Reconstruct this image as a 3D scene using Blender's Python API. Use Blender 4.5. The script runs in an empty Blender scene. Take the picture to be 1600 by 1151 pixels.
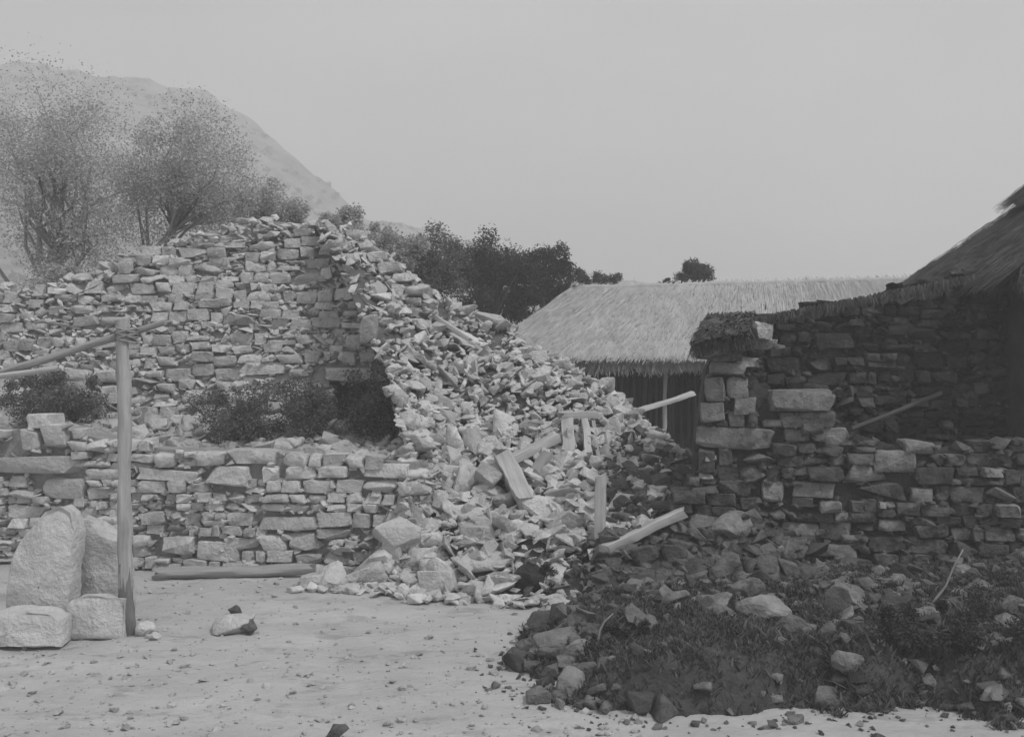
import bpy, bmesh, math, random
import numpy as np
from mathutils import Vector, Matrix, noise

sc = bpy.context.scene
col = sc.collection
R = math.radians

# ------------------------------------------------------------------ camera
CAM_H, FPX, HOR = 2.7, 1600.0, 540.0
cam_d = bpy.data.cameras.new('camera')
cam = bpy.data.objects.new('camera', cam_d)
col.objects.link(cam)
cam.location = (0, 0, CAM_H)
cam.rotation_euler = (R(90), 0, 0)
cam_d.sensor_width = 36.0
cam_d.lens = 36.0
cam_d.shift_y = -(575.5 - HOR) / 1600.0
cam_d.clip_start = 0.1
cam_d.clip_end = 2000
sc.camera = cam

# ------------------------------------------------------------------ sky, sun, exposure (pale overcast, black-and-white film)
SUN_ELEV, SUN_AZ = 52.0, 128.0        # azimuth clockwise from +Y: from the right, a little from behind the camera
w = bpy.data.worlds.new('World')
sc.world = w
w.use_nodes = True
nt = w.node_tree
bg = nt.nodes['Background']
sky = nt.nodes.new('ShaderNodeTexSky')
sky.sky_type = 'NISHITA'
sky.sun_disc = False
sky.sun_elevation = R(SUN_ELEV)
sky.sun_rotation = R(SUN_AZ)
sky.air_density = 1.0
sky.dust_density = 6.0
sky.ozone_density = 0.5
bw = nt.nodes.new('ShaderNodeRGBToBW')
nt.links.new(sky.outputs[0], bw.inputs[0])
tc = nt.nodes.new('ShaderNodeTexCoord')
cn = nt.nodes.new('ShaderNodeTexNoise')
cn.inputs['Scale'].default_value = 2.2
cn.inputs['Detail'].default_value = 5
mp = nt.nodes.new('ShaderNodeMapping')
mp.inputs['Scale'].default_value = (1, 1, 2.2)
nt.links.new(tc.outputs['Generated'], mp.inputs[0])
nt.links.new(mp.outputs[0], cn.inputs['Vector'])
mr = nt.nodes.new('ShaderNodeMapRange')
mr.inputs['From Min'].default_value = 0.25
mr.inputs['From Max'].default_value = 0.75
mr.inputs['To Min'].default_value = 0.78
mr.inputs['To Max'].default_value = 1.22
nt.links.new(cn.outputs['Fac'], mr.inputs[0])
flat = nt.nodes.new('ShaderNodeMix')           # overcast: the clear-sky gradient is mostly evened out by cloud
flat.data_type = 'FLOAT'
flat.inputs[0].default_value = 0.72
flat.inputs[3].default_value = 5.6
nt.links.new(bw.outputs[0], flat.inputs[2])
mul = nt.nodes.new('ShaderNodeMath')
mul.operation = 'MULTIPLY'
nt.links.new(flat.outputs[0], mul.inputs[0])
nt.links.new(mr.outputs[0], mul.inputs[1])
nt.links.new(mul.outputs[0], bg.inputs['Color'])
bg.inputs['Strength'].default_value = 0.095

sl = bpy.data.lights.new('sun', 'SUN')
sl.energy = 2.0
sl.angle = R(5)
sl.color = (1, 1, 1)
sun = bpy.data.objects.new('sun', sl)
col.objects.link(sun)
sd = Vector((math.sin(R(SUN_AZ)) * math.cos(R(SUN_ELEV)), math.cos(R(SUN_AZ)) * math.cos(R(SUN_ELEV)), math.sin(R(SUN_ELEV))))
sun.rotation_euler = (-sd).to_track_quat('-Z', 'Y').to_euler()

sc.view_settings.view_transform = 'Standard'
sc.view_settings.look = 'None'
sc.view_settings.exposure = 0.25
sc.view_settings.gamma = 1.0
sc.view_settings.use_curve_mapping = False
sc.render.engine = 'CYCLES'
sc.cycles.use_denoising = True
sc.cycles.max_bounces = 6
sc.cycles.transparent_max_bounces = 4
sc.cycles.volume_bounces = 1

# ------------------------------------------------------------------ helpers
def W(px, py, Y):
    return Vector(((px - 800.0) / FPX * Y, Y, CAM_H - (py - HOR) / FPX * Y))

def G(px, py, z=0.0):                       # photo pixel -> point on a level plane at height z
    return W(px, py, (CAM_H - z) * FPX / (py - HOR))

def fbm(x, y, z=0.0, o=4):
    return noise.fractal(Vector((x, y, z)), 1.0, 2.0, o)

def tag(o, label=None, cat=None, group=None, kind=None):
    if label: o['label'] = label
    if cat: o['category'] = cat
    if group: o['group'] = group
    if kind: o['kind'] = kind
    return o

def empty(name, loc, label=None, cat=None, group=None):
    o = bpy.data.objects.new(name, None)
    o.empty_display_size = 0.2
    col.objects.link(o)
    o.location = loc
    return tag(o, label, cat, group)

def link(name, me, mat=None, parent=None):
    o = bpy.data.objects.new(name, me)
    if mat and not me.materials:
        me.materials.append(mat)
    col.objects.link(o)
    if parent:
        o.parent = parent
        o.matrix_parent_inverse = Matrix.Translation(-Vector(parent.location))
    return o

def mesh(name, v, f, smooth=False, sharp=None):
    me = bpy.data.meshes.new(name)
    me.from_pydata([tuple(p) for p in v], [], f)
    me.update()
    if smooth:
        me.polygons.foreach_set('use_smooth', [True] * len(me.polygons))
        if sharp:
            me.set_sharp_from_angle(angle=R(sharp))
    return me

# ------------------------------------------------------------------ materials (all neutral grey: the photograph is black and white)
def material(name, lo, hi, scale=3.0, rough=0.9, bump=0.3, bump_scale=25.0, dist=0.02, coords='pos', stretch=None,
             vary=0.0, spots=None, trans=0.0):
    m = bpy.data.materials.new(name)
    m.use_nodes = True
    t = m.node_tree
    N, L = t.nodes, t.links
    b = N['Principled BSDF']
    b.inputs['Roughness'].default_value = rough
    b.inputs['Specular IOR Level'].default_value = 0.15
    if coords == 'pos':
        src = N.new('ShaderNodeNewGeometry').outputs['Position']
    else:
        src = N.new('ShaderNodeTexCoord').outputs['Object']
    if stretch:
        mp = N.new('ShaderNodeMapping')
        mp.inputs['Scale'].default_value = stretch
        L.new(src, mp.inputs[0])
        src = mp.outputs[0]
    def nz(s, d, r=0.6):
        n = N.new('ShaderNodeTexNoise')
        n.inputs['Scale'].default_value = s
        n.inputs['Detail'].default_value = d
        n.inputs['Roughness'].default_value = r
        L.new(src, n.inputs['Vector'])
        return n.outputs['Fac']
    rmp = N.new('ShaderNodeMapRange')
    rmp.inputs['From Min'].default_value = 0.3
    rmp.inputs['From Max'].default_value = 0.7
    rmp.inputs['To Min'].default_value = lo
    rmp.inputs['To Max'].default_value = hi
    L.new(nz(scale, 7, 0.68), rmp.inputs[0])
    val = rmp.outputs[0]
    def mulv(a, c):
        x = N.new('ShaderNodeMath')
        x.operation = 'MULTIPLY'
        L.new(a, x.inputs[0])
        L.new(c, x.inputs[1])
        return x.outputs[0]
    if vary:
        oi = N.new('ShaderNodeObjectInfo')
        ge = N.new('ShaderNodeNewGeometry')
        ad = N.new('ShaderNodeMath')
        ad.operation = 'ADD'
        L.new(oi.outputs['Random'], ad.inputs[0])
        L.new(ge.outputs['Random Per Island'], ad.inputs[1])
        fr = N.new('ShaderNodeMath')
        fr.operation = 'FRACT'
        L.new(ad.outputs[0], fr.inputs[0])
        r2 = N.new('ShaderNodeMapRange')
        r2.inputs['To Min'].default_value = 1 - vary
        r2.inputs['To Max'].default_value = 1 + vary
        L.new(fr.outputs[0], r2.inputs[0])
        val = mulv(val, r2.outputs[0])
    if spots:                                   # lichen, dirt and stains of their own shape
        ss, th, mulc = spots
        r3 = N.new('ShaderNodeMapRange')
        r3.inputs['From Min'].default_value = th
        r3.inputs['From Max'].default_value = th + 0.08
        r3.inputs['To Min'].default_value = 1.0
        r3.inputs['To Max'].default_value = mulc
        L.new(nz(ss, 6, 0.7), r3.inputs[0])
        val = mulv(val, r3.outputs[0])
    L.new(val, b.inputs['Base Color'])
    if bump:
        bp = N.new('ShaderNodeBump')
        bp.inputs['Strength'].default_value = bump
        bp.inputs['Distance'].default_value = dist
        L.new(nz(bump_scale, 6, 0.65), bp.inputs['Height'])
        L.new(bp.outputs[0], b.inputs['Normal'])
    if trans:
        tr = N.new('ShaderNodeBsdfTranslucent')
        L.new(val, tr.inputs['Color'])
        mx = N.new('ShaderNodeMixShader')
        mx.inputs[0].default_value = trans
        L.new(b.outputs[0], mx.inputs[1])
        L.new(tr.outputs[0], mx.inputs[2])
        L.new(mx.outputs[0], N['Material Output'].inputs['Surface'])
    return m

M = {
    'earth': material('earth', 0.33, 0.47, 1.3, bump=0.7, bump_scale=11, dist=0.05, spots=(3.0, 0.56, 0.76), stretch=(.5, 1, 1)),
    'stone': material('pale_stone', 0.40, 0.62, 5.0, bump=1.0, bump_scale=16, dist=0.05, vary=0.20, spots=(9.0, 0.60, 0.66)),
    'stone_grey': material('grey_stone', 0.33, 0.52, 5.0, bump=1.0, bump_scale=16, dist=0.05, vary=0.22, spots=(7.0, 0.58, 0.6)),
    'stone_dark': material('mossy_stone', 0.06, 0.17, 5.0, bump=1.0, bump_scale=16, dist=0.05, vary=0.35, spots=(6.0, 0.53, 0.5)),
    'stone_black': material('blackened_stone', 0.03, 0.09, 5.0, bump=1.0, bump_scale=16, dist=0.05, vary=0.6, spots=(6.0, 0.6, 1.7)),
    'stone_mid': material('weathered_stone', 0.15, 0.32, 5.0, bump=1.0, bump_scale=16, dist=0.05, vary=0.25, spots=(7.0, 0.56, 0.55)),
    'stone_light': material('light_stone', 0.44, 0.66, 3.0, bump=1.0, bump_scale=14, dist=0.05, spots=(5.0, 0.62, 0.7)),
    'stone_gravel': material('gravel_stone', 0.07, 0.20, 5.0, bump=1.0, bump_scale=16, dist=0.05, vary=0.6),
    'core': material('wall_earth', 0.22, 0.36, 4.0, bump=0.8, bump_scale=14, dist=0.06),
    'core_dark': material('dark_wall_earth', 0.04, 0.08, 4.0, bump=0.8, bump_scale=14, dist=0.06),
    'soil': material('dark_soil', 0.04, 0.10, 2.5, bump=1.0, bump_scale=12, dist=0.06, spots=(14.0, 0.62, 1.8)),
    'hill': material('hill_grass', 0.18, 0.36, 0.12, bump=1.0, bump_scale=0.35, dist=2.0, spots=(0.22, 0.50, 0.6)),
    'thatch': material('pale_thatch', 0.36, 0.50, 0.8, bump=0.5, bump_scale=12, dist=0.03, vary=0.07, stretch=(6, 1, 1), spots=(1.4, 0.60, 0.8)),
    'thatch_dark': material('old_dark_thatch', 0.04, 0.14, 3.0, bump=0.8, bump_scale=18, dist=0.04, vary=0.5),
    'wood': material('weathered_wood', 0.26, 0.50, 9.0, bump=0.6, bump_scale=26, dist=0.012, coords='obj', stretch=(0.12, 1.4, 1.4), vary=0.1),
    'wood_grey': material('grey_wood', 0.20, 0.32, 9.0, bump=0.6, bump_scale=26, dist=0.012, coords='obj', stretch=(0.12, 1.4, 1.4), vary=0.1),
    'wood_dark': material('dark_wood', 0.05, 0.11, 9.0, bump=0.6, bump_scale=26, dist=0.012, coords='obj', stretch=(0.12, 1.4, 1.4), vary=0.3),
    'post_dark': material('dark_post_wood', 0.09, 0.20, 9.0, bump=0.8, bump_scale=22, dist=0.02, coords='obj', stretch=(0.2, 1.4, 1.4)),  # dark tone for the sleeve round the foot of the tall post
    'heap_shade_earth': material('heap_shade_earth', 0.08, 0.15, 4.0, bump=0.8, bump_scale=14, dist=0.06),  # earth darkened to paint deeper shade into the gaps between stones
    'bark_pale': material('pale_bark', 0.22, 0.34, 9.0, bump=0.8, bump_scale=20, dist=0.03),  # bark lightened to go with the haze-faded leaves
    'bark': material('bark', 0.07, 0.13, 9.0, bump=0.8, bump_scale=20, dist=0.03),
    'leaf_dark': material('dark_foliage', 0.04, 0.095, 2.0, bump=0, vary=0.5, trans=0.3),
    'leaf_mid': material('dusty_foliage', 0.10, 0.19, 2.0, bump=0, vary=0.4, trans=0.35),
    'leaf_pale': material('haze_faded_foliage', 0.34, 0.50, 2.0, bump=0, vary=0.35, trans=0.4),  # leaf colour lightened to paint in haze and fading
    'grass': material('dark_grass', 0.05, 0.13, 3.0, bump=0, vary=0.55, trans=0.25),
}

# ------------------------------------------------------------------ stone shapes (shared mesh data, unit size)
def clip_stone(seed, sub=3, cuts=11, lo=0.52, hi=0.86, rough=0.05, box=0.0, sharp=38):
    rnd = random.Random(seed)
    bm = bmesh.new()
    bmesh.ops.create_icosphere(bm, subdivisions=sub, radius=1.0)
    planes = []
    for i in range(cuts):
        n = Vector((rnd.gauss(0, 1), rnd.gauss(0, 1), rnd.gauss(0, 1))).normalized()
        planes.append((n, rnd.uniform(lo, hi)))
    if box:
        for ax in range(3):
            for s in (-1, 1):
                n = Vector((rnd.gauss(0, .09), rnd.gauss(0, .09), rnd.gauss(0, .09)))
                n[ax] += s
                planes.append((n.normalized(), rnd.uniform(box, box + .1)))
    off = Vector((seed * 7.3, seed * 3.1, 0))
    for v in bm.verts:
        p = v.co * (1.25 if box else 1.0)
        for n, d in planes:
            k = p.dot(n) - d
            if k > 0:
                p = p - n * k
        p += p.normalized() * noise.fractal(p * 2.2 + off, 1, 2, 3) * rough
        v.co = p
    xs = [[v.co[a] for v in bm.verts] for a in range(3)]
    mn = [min(x) for x in xs]
    mx = [max(x) for x in xs]
    for v in bm.verts:
        v.co = Vector([(v.co[a] - mn[a]) / (mx[a] - mn[a]) - .5 for a in range(3)])
    me = bpy.data.meshes.new('stone_shape')
    bm.to_mesh(me)
    bm.free()
    me.polygons.foreach_set('use_smooth', [True] * len(me.polygons))
    me.set_sharp_from_angle(angle=R(sharp))
    return me

def variants(n, mat, seed, **k):
    out = []
    for i in range(n):
        me = clip_stone(seed + i, **k)
        me.materials.append(mat)
        out.append(me)
    return out

def hull_stone(seed, n=12, boxy=0.0, bevel=0.035, fine=True):
    """an angular broken stone: convex hull of a few points, edges slightly worn"""
    rnd = random.Random(seed)
    bm = bmesh.new()
    if boxy:
        for sx in (-1, 1):
            for sy in (-1, 1):
                for sz in (-1, 1):
                    c = Vector((sx, sy, sz))
                    if rnd.random() < .45:        # a knocked-off corner becomes three points
                        for ax in range(3):
                            q = c.copy()
                            q[ax] *= rnd.uniform(.35, .8)
                            bm.verts.new(q + Vector((rnd.gauss(0, .06), rnd.gauss(0, .06), rnd.gauss(0, .06))))
                    else:
                        bm.verts.new(c * rnd.uniform(.88, 1) + Vector((rnd.gauss(0, boxy), rnd.gauss(0, boxy), rnd.gauss(0, boxy))))
    else:
        for i in range(n):
            d = Vector((rnd.gauss(0, 1), rnd.gauss(0, 1), rnd.gauss(0, 1))).normalized()
            m_ = max(abs(d.x), abs(d.y), abs(d.z))
            bm.verts.new(d * (rnd.uniform(.8, 1.05) / m_ ** .75))
    r_ = bmesh.ops.convex_hull(bm, input=bm.verts)
    bmesh.ops.delete(bm, geom=[v for v in bm.verts if not v.link_faces], context='VERTS')
    bmesh.ops.dissolve_limit(bm, angle_limit=R(9), verts=bm.verts, edges=bm.edges)
    if bevel:
        bmesh.ops.bevel(bm, geom=list(bm.edges), offset=bevel, segments=1, affect='EDGES', clamp_overlap=True)
    bmesh.ops.triangulate(bm, faces=[f for f in bm.faces if len(f.verts) > 4])
    bmesh.ops.recalc_face_normals(bm, faces=bm.faces)
    xs = [[v.co[a] for v in bm.verts] for a in range(3)]
    mn, mx = [min(x) for x in xs], [max(x) for x in xs]
    for v in bm.verts:
        v.co = Vector([(v.co[a] - mn[a]) / (mx[a] - mn[a]) - .5 for a in range(3)])
    if bevel and fine:
        bmesh.ops.triangulate(bm, faces=bm.faces)
        bmesh.ops.subdivide_edges(bm, edges=[e for e in bm.edges if e.calc_length() > .22], cuts=1, use_grid_fill=True)
        bmesh.ops.triangulate(bm, faces=bm.faces)
        off = Vector((seed * 1.7, seed * .9, 3))
        for v in bm.verts:
            v.co += v.co.normalized() * (noise.fractal(v.co * 3.5 + off, 1, 2, 3) * .05)
    me = bpy.data.meshes.new('stone_shape')
    bm.to_mesh(me)
    bm.free()
    if bevel:
        me.polygons.foreach_set('use_smooth', [True] * len(me.polygons))
        me.set_sharp_from_angle(angle=R(28))
    return me

def hulls(count, mat, seed, **k):
    out = [hull_stone(seed + i, **k) for i in range(count)]
    for me in out:
        me.materials.append(mat)
    return out

BLOCK = {k: hulls(18, M[k], 100 * i, boxy=.15, bevel=.08) for i, k in enumerate(('stone', 'stone_grey', 'stone_dark', 'stone_black', 'stone_mid'), 1)}
ROCK = {k: hulls(22, M[k], 1000 * i, n=13, bevel=.09) for i, k in enumerate(('stone', 'stone_grey', 'stone_dark', 'stone_black', 'stone_mid'), 1)}
SMALL = [hull_stone(5000 + i, n=10, bevel=.08, fine=False) for i in range(24)]

def stone(me, loc, size, rot, parent, name='stone'):
    o = bpy.data.objects.new(name, me)
    col.objects.link(o)
    o.location = loc
    o.scale = size
    o.rotation_euler = rot
    if parent:
        o.parent = parent
        o.matrix_parent_inverse = Matrix.Translation(-Vector(parent.location))
    return o

def join_stones(name, items, mat, parent=None):
    """items: (mesh, loc, size, euler) merged into one mesh of kind stuff"""
    V, F, base = [], [], 0
    cache = {}
    for me, loc, size, rot in items:
        if me.name not in cache:
            c = np.empty(len(me.vertices) * 3)
            me.vertices.foreach_get('co', c)
            cache[me.name] = (c.reshape(-1, 3), [tuple(p.vertices) for p in me.polygons])
        c, fs = cache[me.name]
        from mathutils import Euler
        m = np.array(Euler(rot).to_matrix())
        V.append((c * np.array(size)) @ m.T + np.array(loc))
        F.extend([tuple(i + base for i in f) for f in fs])
        base += len(c)
    me = mesh(name, np.concatenate(V), F)
    o = link(name, me, mat, parent)
    o['kind'] = 'stuff'
    return o

def boulder(name, loc, size, rot, mat, seed, label, cat='boulder', group=None, cuts=9, box=0.0):
    me = clip_stone(seed, sub=5, cuts=cuts, rough=0.07, lo=0.55, hi=0.9, box=box, sharp=50)
    o = link(name, me, mat)
    o.location = loc
    o.scale = size
    o.rotation_euler = rot
    return tag(o, label, cat, group)

# ------------------------------------------------------------------ timber
def timber(name, p0, p1, w_, h_=None, mat='wood', round_=False, seed=0, roll=0.0, taper=0.0, bend=0.0, parent=None, label=None, cat='beam', group=None):
    rnd = random.Random(seed)
    p0, p1 = Vector(p0), Vector(p1)
    d = p1 - p0
    Lg = d.length
    h_ = h_ or w_
    n = max(8, int(Lg / 0.07))
    k = 12 if round_ else 8
    V, F = [], []
    for i in range(n + 1):
        u = i / n
        sc_ = 1 - taper * u
        cy = bend * math.sin(math.pi * u) + (0.3 if round_ else .28) * w_ * fbm(u * Lg * 1.6, seed * 3.7)
        cz = 0.12 * w_ * fbm(u * Lg * 1.3, seed * 5.1 + 9)
        for j in range(k):
            a = 2 * math.pi * (j + .5) / k
            if round_:
                rr = 0.5 * (1 + 0.16 * fbm(u * Lg * 2.2, seed * 1.3) + 0.16 * fbm(u * Lg * 3, math.cos(a) * 1.4 + seed, math.sin(a) * 1.4))
                y, z = math.cos(a) * w_ * rr, math.sin(a) * h_ * rr
            else:                                # squared with worn corners
                c = 0.40
                q = [(.5, -c), (.5, c), (c, .5), (-c, .5), (-.5, c), (-.5, -c), (-c, -.5), (c, -.5)][j]
                rr = 1 + 0.16 * fbm(u * Lg * 3, j * .9, seed) + .08 * fbm(u * Lg * 9, j * 1.7, seed)
                y, z = q[0] * w_ * rr, q[1] * h_ * rr
            x = u * Lg
            if i in (0, n):
                x += rnd.uniform(-.4, .4) * w_
            V.append((x, y * sc_ + cy, z * sc_ + cz))
    for i in range(n):
        for j in range(k):
            a, b = i * k + j, i * k + (j + 1) % k
            F.append((a, b, b + k, a + k))
    F.append(tuple(reversed(range(k))))
    F.append(tuple(n * k + j for j in range(k)))
    me = mesh(name, V, F, True, 35)
    o = link(name, me, M[mat])
    mat3 = d.to_track_quat('X', 'Z').to_matrix().to_4x4()
    mw = Matrix.Translation(p0) @ mat3 @ Matrix.Rotation(roll, 4, 'X')
    if parent:
        o.parent = parent
        o.matrix_parent_inverse = Matrix.Translation(-Vector(parent.location))
    o.matrix_basis = mw
    if label:
        tag(o, label, cat, group)
    return o

def tube_into(V, F, pts, rads, k=6):
    base = len(V)
    for i, (p, r) in enumerate(zip(pts, rads)):
        d = (pts[min(i + 1, len(pts) - 1)] - pts[max(i - 1, 0)]).normalized()
        a = d.orthogonal().normalized()
        b = d.cross(a)
        for j in range(k):
            t = 2 * math.pi * j / k
            V.append(p + (a * math.cos(t) + b * math.sin(t)) * r)
    for i in range(len(pts) - 1):
        for j in range(k):
            q = base + i * k
            F.append((q + j, q + (j + 1) % k, q + k + (j + 1) % k, q + k + j))
    F.append(tuple(base + (len(pts) - 1) * k + j for j in range(k)))

# ------------------------------------------------------------------ ground
def spaced(a, b, fine, lo, hi):
    xs = list(np.arange(lo, hi + 1e-6, fine))
    x, s = hi, fine
    while x < b:
        s *= 1.5
        x += s
        xs.append(min(x, b))
    x, s = lo, fine
    while x > a:
        s *= 1.5
        x -= s
        xs.insert(0, max(x, a))
    return xs

def ground_z(x, y):
    z = 0.04 * fbm(x * .5, y * .5, 3) + 0.018 * fbm(x * 2.2, y * 2.2, 7) + .010 * fbm(x * 6, y * 6, 1) - .012 * max(0, fbm(x * 3.3, y * 4.1, 15) - .25)
    return z - 0.01

gx = spaced(-330, 330, 0.085, -7.5, 7.5)
gy = spaced(-60, 330, 0.085, 5.5, 13.0)
V = [(x, y, ground_z(x, y) if abs(x) < 9 and 4 < y < 15 else -0.02) for y in gy for x in gx]
nx = len(gx)
F = [(j * nx + i, j * nx + i + 1, (j + 1) * nx + i + 1, (j + 1) * nx + i) for j in range(len(gy) - 1) for i in range(nx - 1)]
tag(link('ground', mesh('ground', V, F, True), M['earth']), kind='structure')

# ------------------------------------------------------------------ far hillside
hp = [(-500, 30), (-150, 60), (0, 84), (150, 112), (250, 108), (330, 128), (400, 190), (470, 262), (560, 330), (700, 372), (850, 412), (960, 441), (1100, 458), (1400, 470), (1900, 480), (2600, 490)]
def hill_top(px):
    for (a, b), (c, d) in zip(hp, hp[1:]):
        if a <= px <= c:
            t = (px - a) / (c - a)
            return b + (d - b) * t
    return hp[-1][1] if px > 0 else hp[0][1]
HY0, HY1 = 95.0, 210.0
V, F = [], []
na, nb = 220, 70
for j in range(nb + 1):
    t = j / nb
    for i in range(na + 1):
        px = -500 + i * (3100 / na)
        X1 = (px - 800) / FPX * HY1
        Z1 = CAM_H + (HOR - hill_top(px)) / FPX * HY1
        y = HY0 + (HY1 - HY0) * min(t * 1.25, 1.0) + max(0, t - .8) * 150
        prof = (min(t * 1.25, 1.0)) ** 1.15
        if t > .8:
            prof = 1 - (t - .8) * 1.2
        z = Z1 * prof - .6 + (3.0 * fbm(X1 * .045, y * .045, 2) + 1.8 * fbm(X1 * .15, y * .15, 5)) * min(1, t * 3)
        V.append((X1, y, z if j else -1))
for j in range(nb):
    for i in range(na):
        a = j * (na + 1) + i
        F.append((a, a + 1, a + na + 2, a + na + 1))
hill = tag(link('hill', mesh('hill', V, F, True), M['hill']), kind='structure')
hill_v = V

# ------------------------------------------------------------------ walls of rough stones
def wall_frame(A, B):
    A, B = Vector((A[0], A[1])), Vector((B[0], B[1]))
    d = (B - A)
    return A, d.length, d.normalized(), Vector((d.y, -d.x)).normalized()      # last: outward normal, towards the camera

def px_on_wall(A, d, n, px, py, batter=0.0, z0=0.0):
    rx = (px - 800) / FPX                       # ray (rx*Y, Y)
    Y = (A.dot(n)) / (Vector((rx, 1)).dot(n))
    z = CAM_H - (py - HOR) / FPX * Y
    if batter:                                   # the face leans back as it rises
        for _ in range(6):
            A2 = A - n * batter * (z - z0)
            Y = (A2.dot(n)) / (Vector((rx, 1)).dot(n))
            z = CAM_H - (py - HOR) / FPX * Y
    P = Vector((rx * Y, Y))
    return (P - A).dot(d), z

def prof(pts, u):
    if u <= pts[0][0]: return pts[0][1]
    for (a, b), (c, e) in zip(pts, pts[1:]):
        if a <= u <= c:
            return b + (e - b) * (u - a) / max(c - a, 1e-6)
    return pts[-1][1]

def stone_wall(name, label, A, B, top_px, z_bot, mats, core_mat, seed, hr=(0.11, 0.22), wr=(1.2, 3.0), depth=0.34, batter=0.0,
               specials=(), holes=(), wob=0.05, core_th=0.6, maxn=300, chink=True, gap=0.99):
    rnd = random.Random(seed)
    A, Lg, d, n = wall_frame(A, B)
    def wp(px, py):
        return px_on_wall(A, d, n, px, py, batter, z_bot)
    tp = sorted(wp(*p) for p in top_px)
    root = empty(name, (A.x + d.x * Lg / 2, A.y + d.y * Lg / 2, z_bot), label, 'wall')
    rects = []
    def pos(u, z, out=0.0):
        q = A + d * u + n * (out - batter * (z - z_bot))
        return Vector((q.x, q.y, z))
    ang = math.atan2(d.y, d.x)
    placed = []
    for s in specials:
        (u0, z1), (u1, z0) = wp(s[0], s[1]), wp(s[2], s[3])
        rects.append((u0, u1, z0, z1))
        placed.append((u0, u1, z0, z1, True))
    hl = []
    for s in holes:
        (u0, z1), (u1, z0) = wp(s[0], s[1]), wp(s[2], s[3])
        hl.append((u0, u1, z0, z1))
    z = z_bot
    row = 0
    ztop = max(p[1] for p in tp)
    while z < ztop:
        h = rnd.uniform(*hr)
        u = -rnd.uniform(0, .3)
        while u < Lg:
            ww = h * rnd.uniform(*wr)
            if rnd.random() < .12:
                ww *= 1.5
            zz = z + wob * fbm(u * .55, seed) + wob * .5 * math.sin(u * 1.1 + row * .35)
            cu, cz = u + ww / 2, zz + h / 2
            ok = prof(tp, cu) > cz + h * .1
            for (a, b, c, e) in rects + hl:
                ov = max(0, min(u + ww, b) - max(u, a)) * max(0, min(zz + h, e) - max(zz, c))
                if ov > 0.30 * ww * h:
                    ok = False
            if ok:
                if h > hr[0] * 1.35 and rnd.random() < .22:
                    k = rnd.uniform(.38, .62)
                    placed.append((u, u + ww, zz, zz + h * k, False))
                    m_ = rnd.uniform(.35, .65)
                    placed.append((u, u + ww * m_, zz + h * k, zz + h, False))
                    placed.append((u + ww * m_, u + ww, zz + h * k, zz + h, False))
                elif rnd.random() < .18 and ww > .25:
                    k = rnd.uniform(.3, .7)
                    placed.append((u, u + ww * k, zz, zz + h * rnd.uniform(.8, 1), False))
                    placed.append((u + ww * k, u + ww, zz, zz + h, False))
                else:
                    placed.append((u, u + ww, zz, zz + h, False))
            u += ww
        z += h
        row += 1
    placed.sort(key=lambda r: -((r[1] - r[0]) * (r[3] - r[2]) + (10 if r[4] else 0)))
    rest = []
    for i, (u0, u1, z0, z1, sp) in enumerate(placed):
        mk = rnd.choice(mats)
        if mk == 'stone_dark' and ((sp and rnd.random() < .8) or rnd.random() < .18):
            mk = 'stone_mid'
        me = rnd.choice((BLOCK if sp or rnd.random() < .8 else ROCK)[mk])
        dp = depth * rnd.uniform(.85, 1.25)
        g = 1.0 if me.name in [x.name for x in BLOCK[mk]] else 1.12
        loc = pos((u0 + u1) / 2, (z0 + z1) / 2, -depth * .5 + rnd.uniform(-.035, .05))
        size = ((u1 - u0) * gap * g, dp, (z1 - z0) * gap * g)
        rot = (rnd.gauss(0, .05), rnd.gauss(0, .03), ang + rnd.gauss(0, .05))
        if rnd.random() < .5:
            rot = (rot[0], rot[1] + math.pi, rot[2])
        if i < maxn:
            stone(me, loc, size, rot, root)
        else:
            rest.append((rnd.choice(SMALL), loc, size, rot))
    if chink:                                     # small stones packed into the joints
        for i in range(len(placed)):
            u0, u1, z0, z1, sp = placed[i]
            for q in range(3):
                uu = rnd.uniform(u0, u1) if q else u1
                zz = z0 if q else rnd.uniform(z0, z1)
                s_ = rnd.uniform(.035, .085)
                rest.append((rnd.choice(SMALL), pos(uu, zz, -.07 + rnd.uniform(-.05, .04)), (s_ * 1.6, s_ * 1.5, s_), (rnd.gauss(0, .3), rnd.gauss(0, .3), rnd.uniform(0, 6))))
    if rest:
        join_stones('packing_stones', rest, M[mats[0]], root)
    # the earth core behind the stones, pushed back where there is an opening
    nu, nv = int(Lg / .12), 24
    V, F = [], []
    for side in (0, 1):
        for i in range(nu + 1):
            u = Lg * i / nu
            zt = max(prof(tp, u) - .06, z_bot + .02)
            for j in range(nv + 1):
                zz = z_bot - .05 + (zt - z_bot + .05) * j / nv
                if side == 0:
                    o_ = -.12 + .03 * fbm(u * 3, zz * 3, seed)
                    for (a, b, c, e) in hl:
                        if a < u < b and c < zz < e:
                            o_ = -core_th * .85
                else:
                    o_ = -core_th
                V.append(pos(u, zz, o_))
    S = (nu + 1) * (nv + 1)
    for i in range(nu):
        for j in range(nv):
            a = i * (nv + 1) + j
            F.append((a, a + nv + 1, a + nv + 2, a + 1))
            F.append((S + a, S + a + 1, S + a + nv + 2, S + a + nv + 1))
        a, b = i * (nv + 1) + nv, (i + 1) * (nv + 1) + nv
        F.append((a, b, S + b, S + a))
    for i in (0, nu):
        for j in range(nv):
            a = i * (nv + 1) + j
            F.append((a, a + 1, S + a + 1, S + a))
    link('core', mesh('core', V, F, False), M[core_mat], root)
    return root

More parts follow.
